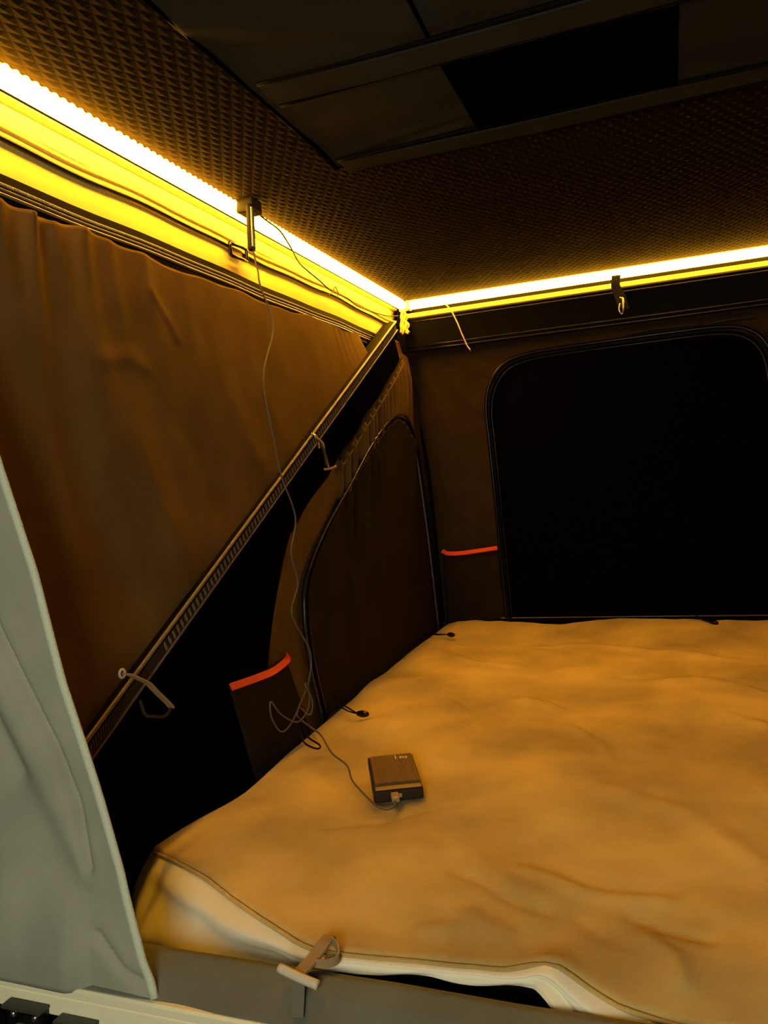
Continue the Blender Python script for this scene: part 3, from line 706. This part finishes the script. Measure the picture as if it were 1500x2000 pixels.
cw = empty('jumper_wire', (-0.02, -1.0, 1.0)); tag(cw, 'thin dark wire drooping across the left header into the corner', 'wire')
rel(tube('wire', [(-0.012, -1.045, 1.034), (-0.012, -1.002, 1.030), (-0.013, -0.948, 1.026), (-0.018, -0.890, 1.006), (-0.050, -0.790, 1.006), (-0.058, -0.735, 1.002), (-0.058, -0.663, 0.992), (-0.058, -0.588, 0.980), (-0.058, -0.486, 0.982), (-0.058, -0.395, 0.974), (-0.058, -0.206, 0.985), (-0.050, -0.14, 0.992), (-0.042, -0.11, 0.996)], 0.0017, CABLEBLACK, n=8), cw)
rel(tube('twist_tie', [(-0.056, -0.617, 0.962), (-0.054, -0.588, 0.978), (-0.055, -0.570, 0.994), (-0.054, -0.555, 0.980), (-0.054, -0.570, 0.965)], 0.0013, WEBDARK), cw)
hw = empty('loose_wire', (0.115, -0.07, 1.0)); tag(hw, 'short pale loose wire end hanging beside the corner of the far light strip', 'wire')
rel(tube('wire', [(0.095, -0.066, 1.024), (0.115, -0.074, 1.000), (0.133, -0.075, 0.960), (0.147, -0.075, 0.919), (0.160, -0.074, 0.884), (0.168, -0.074, 0.872)], 0.0019, PALEPLASTIC, n=8), hw)
rel(tube('bare_tip', [(0.166, -0.074, 0.875), (0.170, -0.074, 0.866)], 0.0014, METAL), hw)

# ------------------------------------------------------------------ straps and ties
hs = empty('hanging_strap', (0.61, -0.075, 1.04)); tag(hs, 'short dark strap with a metal hook hanging from the far light strip', 'strap')
rel(ribbon('webbing', [(0.606, -0.069, 1.044), (0.604, -0.074, 1.020), (0.602, -0.078, 0.995), (0.610, -0.078, 0.965), (0.618, -0.078, 0.935)], 0.024, 0.003, WEBDARK, up=(0, 1, 0.01)), hs)
rel(ribbon('webbing_tail', [(0.607, -0.080, 1.000), (0.618, -0.083, 0.975), (0.626, -0.082, 0.950), (0.631, -0.080, 0.928)], 0.010, 0.002, WEBDARK, up=(0, 1, 0.01)), hs)
rel(tube('hook', [(0.613, -0.084, 0.962), (0.620, -0.088, 0.955), (0.620, -0.088, 0.930), (0.615, -0.088, 0.915), (0.609, -0.088, 0.925), (0.612, -0.086, 0.945)], 0.0026, METAL, n=6), hs)

rb = empty('strap_buckle', (-0.064, -1.035, 0.956)); tag(rb, 'small rectangular dark ladder buckle on the left header', 'buckle')
fr = [(-0.064, -1.070, 0.979), (-0.064, -1.003, 0.984), (-0.064, -1.007, 0.958), (-0.064, -1.068, 0.956)]
for a, b in ((0, 1), (1, 2), (2, 3), (3, 0)):
    rel(tube('frame_bar', [fr[a], tuple((np.array(fr[a]) + np.array(fr[b])) / 2), fr[b]], 0.0036, GLOSSBLACK, n=2), rb)
rel(box('webbing', (-0.0695, -1.037, 0.969), (0.004, 0.040, 0.014), WEB, bevel=0.001), rb)

t1 = empty('tie_loop', (0.0, -0.87, 0.64)); tag(t1, 'thin tie cord with small toggle hanging from the middle of the slanted pole', 'tie')
tx = lambda y: bar_at(y)[0] + 0.006
rel(tube('wrap', [(tx(-.87) + 0.004, -0.885, 0.606), (tx(-.87) + 0.008, -0.872, 0.600), (tx(-.87) + 0.008, -0.862, 0.590), (tx(-.87) + 0.004, -0.852, 0.575)], 0.0028, METAL, n=5), t1)
rel(tube('cord', [(0.000, -0.880, 0.600), (0.012, -0.868, 0.585), (0.012, -0.862, 0.565), (0.012, -0.845, 0.530)], 0.0022, WEB, n=6), t1)
rel(tube('cord', [(0.000, -0.874, 0.602), (0.014, -0.872, 0.570), (0.014, -0.862, 0.535)], 0.0022, WEBDARK, n=6), t1)
rel(tube('toggle', [(0.014, -0.872, 0.527), (0.016, -0.848, 0.528), (0.016, -0.815, 0.533)], 0.0026, WEB, n=4), t1)

t2 = empty('tie_strap', (0.012, -1.60, 0.26)); tag(t2, 'frayed tan strap looped over the lower end of the slanted pole', 'strap')
rel(ribbon('webbing', [(0.020, -1.596, 0.262), (0.026, -1.586, 0.258), (0.030, -1.572, 0.249), (0.031, -1.555, 0.238), (0.031, -1.538, 0.221), (0.031, -1.517, 0.201), (0.030, -1.506, 0.190)], 0.0025, 0.010, WEB, up=(1, 0, 0)), t2)
rel(tube('eyelet', [(0.024, -1.598 + 0.0055 * math.cos(a), 0.263 + 0.0055 * math.sin(a)) for a in np.linspace(0, 2 * math.pi, 12, endpoint=False)], 0.0018, PALEPLASTIC, closed=True, n=2, up=(1, 0, 0)), t2)
rel(tube('loose_end', [(0.030, -1.506, 0.190), (0.030, -1.524, 0.183), (0.030, -1.548, 0.190), (0.030, -1.566, 0.198), (0.030, -1.574, 0.220)], 0.0022, WEBDARK, n=6), t2)

def bungee(label, pts, tip, r=0.006):
    b = empty('bungee_toggle', pts[0]); tag(b, label, 'toggle', 'black toggles along the mattress edge')
    rel(tube('cord', pts, 0.0018, CABLEBLACK, n=6), b)
    rel(tube('cord', [(p[0] - 0.004, p[1] - 0.012 * math.sin(i), p[2] + 0.001) for i, p in enumerate(pts)], 0.0016, CABLEBLACK, n=6), b)
    rel(tube('toggle', [pts[-1], tuple((np.array(pts[-1]) + np.array(tip)) / 2), tip], r, GLOSSBLACK, n=4, scale=lambda t: 0.75 + 0.5 * math.sin(t * math.pi)), b)
bungee('black cord toggle on the sheet edge behind the power bank', [(-0.008, -0.870, 0.030), (0.015, -0.890, 0.018), (0.055, -0.925, 0.014), (0.082, -0.952, 0.014)], (0.108, -0.957, 0.015))
bungee('black cord toggle at the far left corner of the mattress', [(-0.012, -0.160, 0.014), (0.020, -0.180, 0.020), (0.055, -0.195, 0.022), (0.072, -0.202, 0.023)], (0.094, -0.212, 0.024))
bungee('black cord toggle at the foot of the far wall window', [(0.770, 0.020, 0.030), (0.785, -0.015, 0.028), (0.80, -0.04, 0.026)], (0.820, -0.065, 0.026))
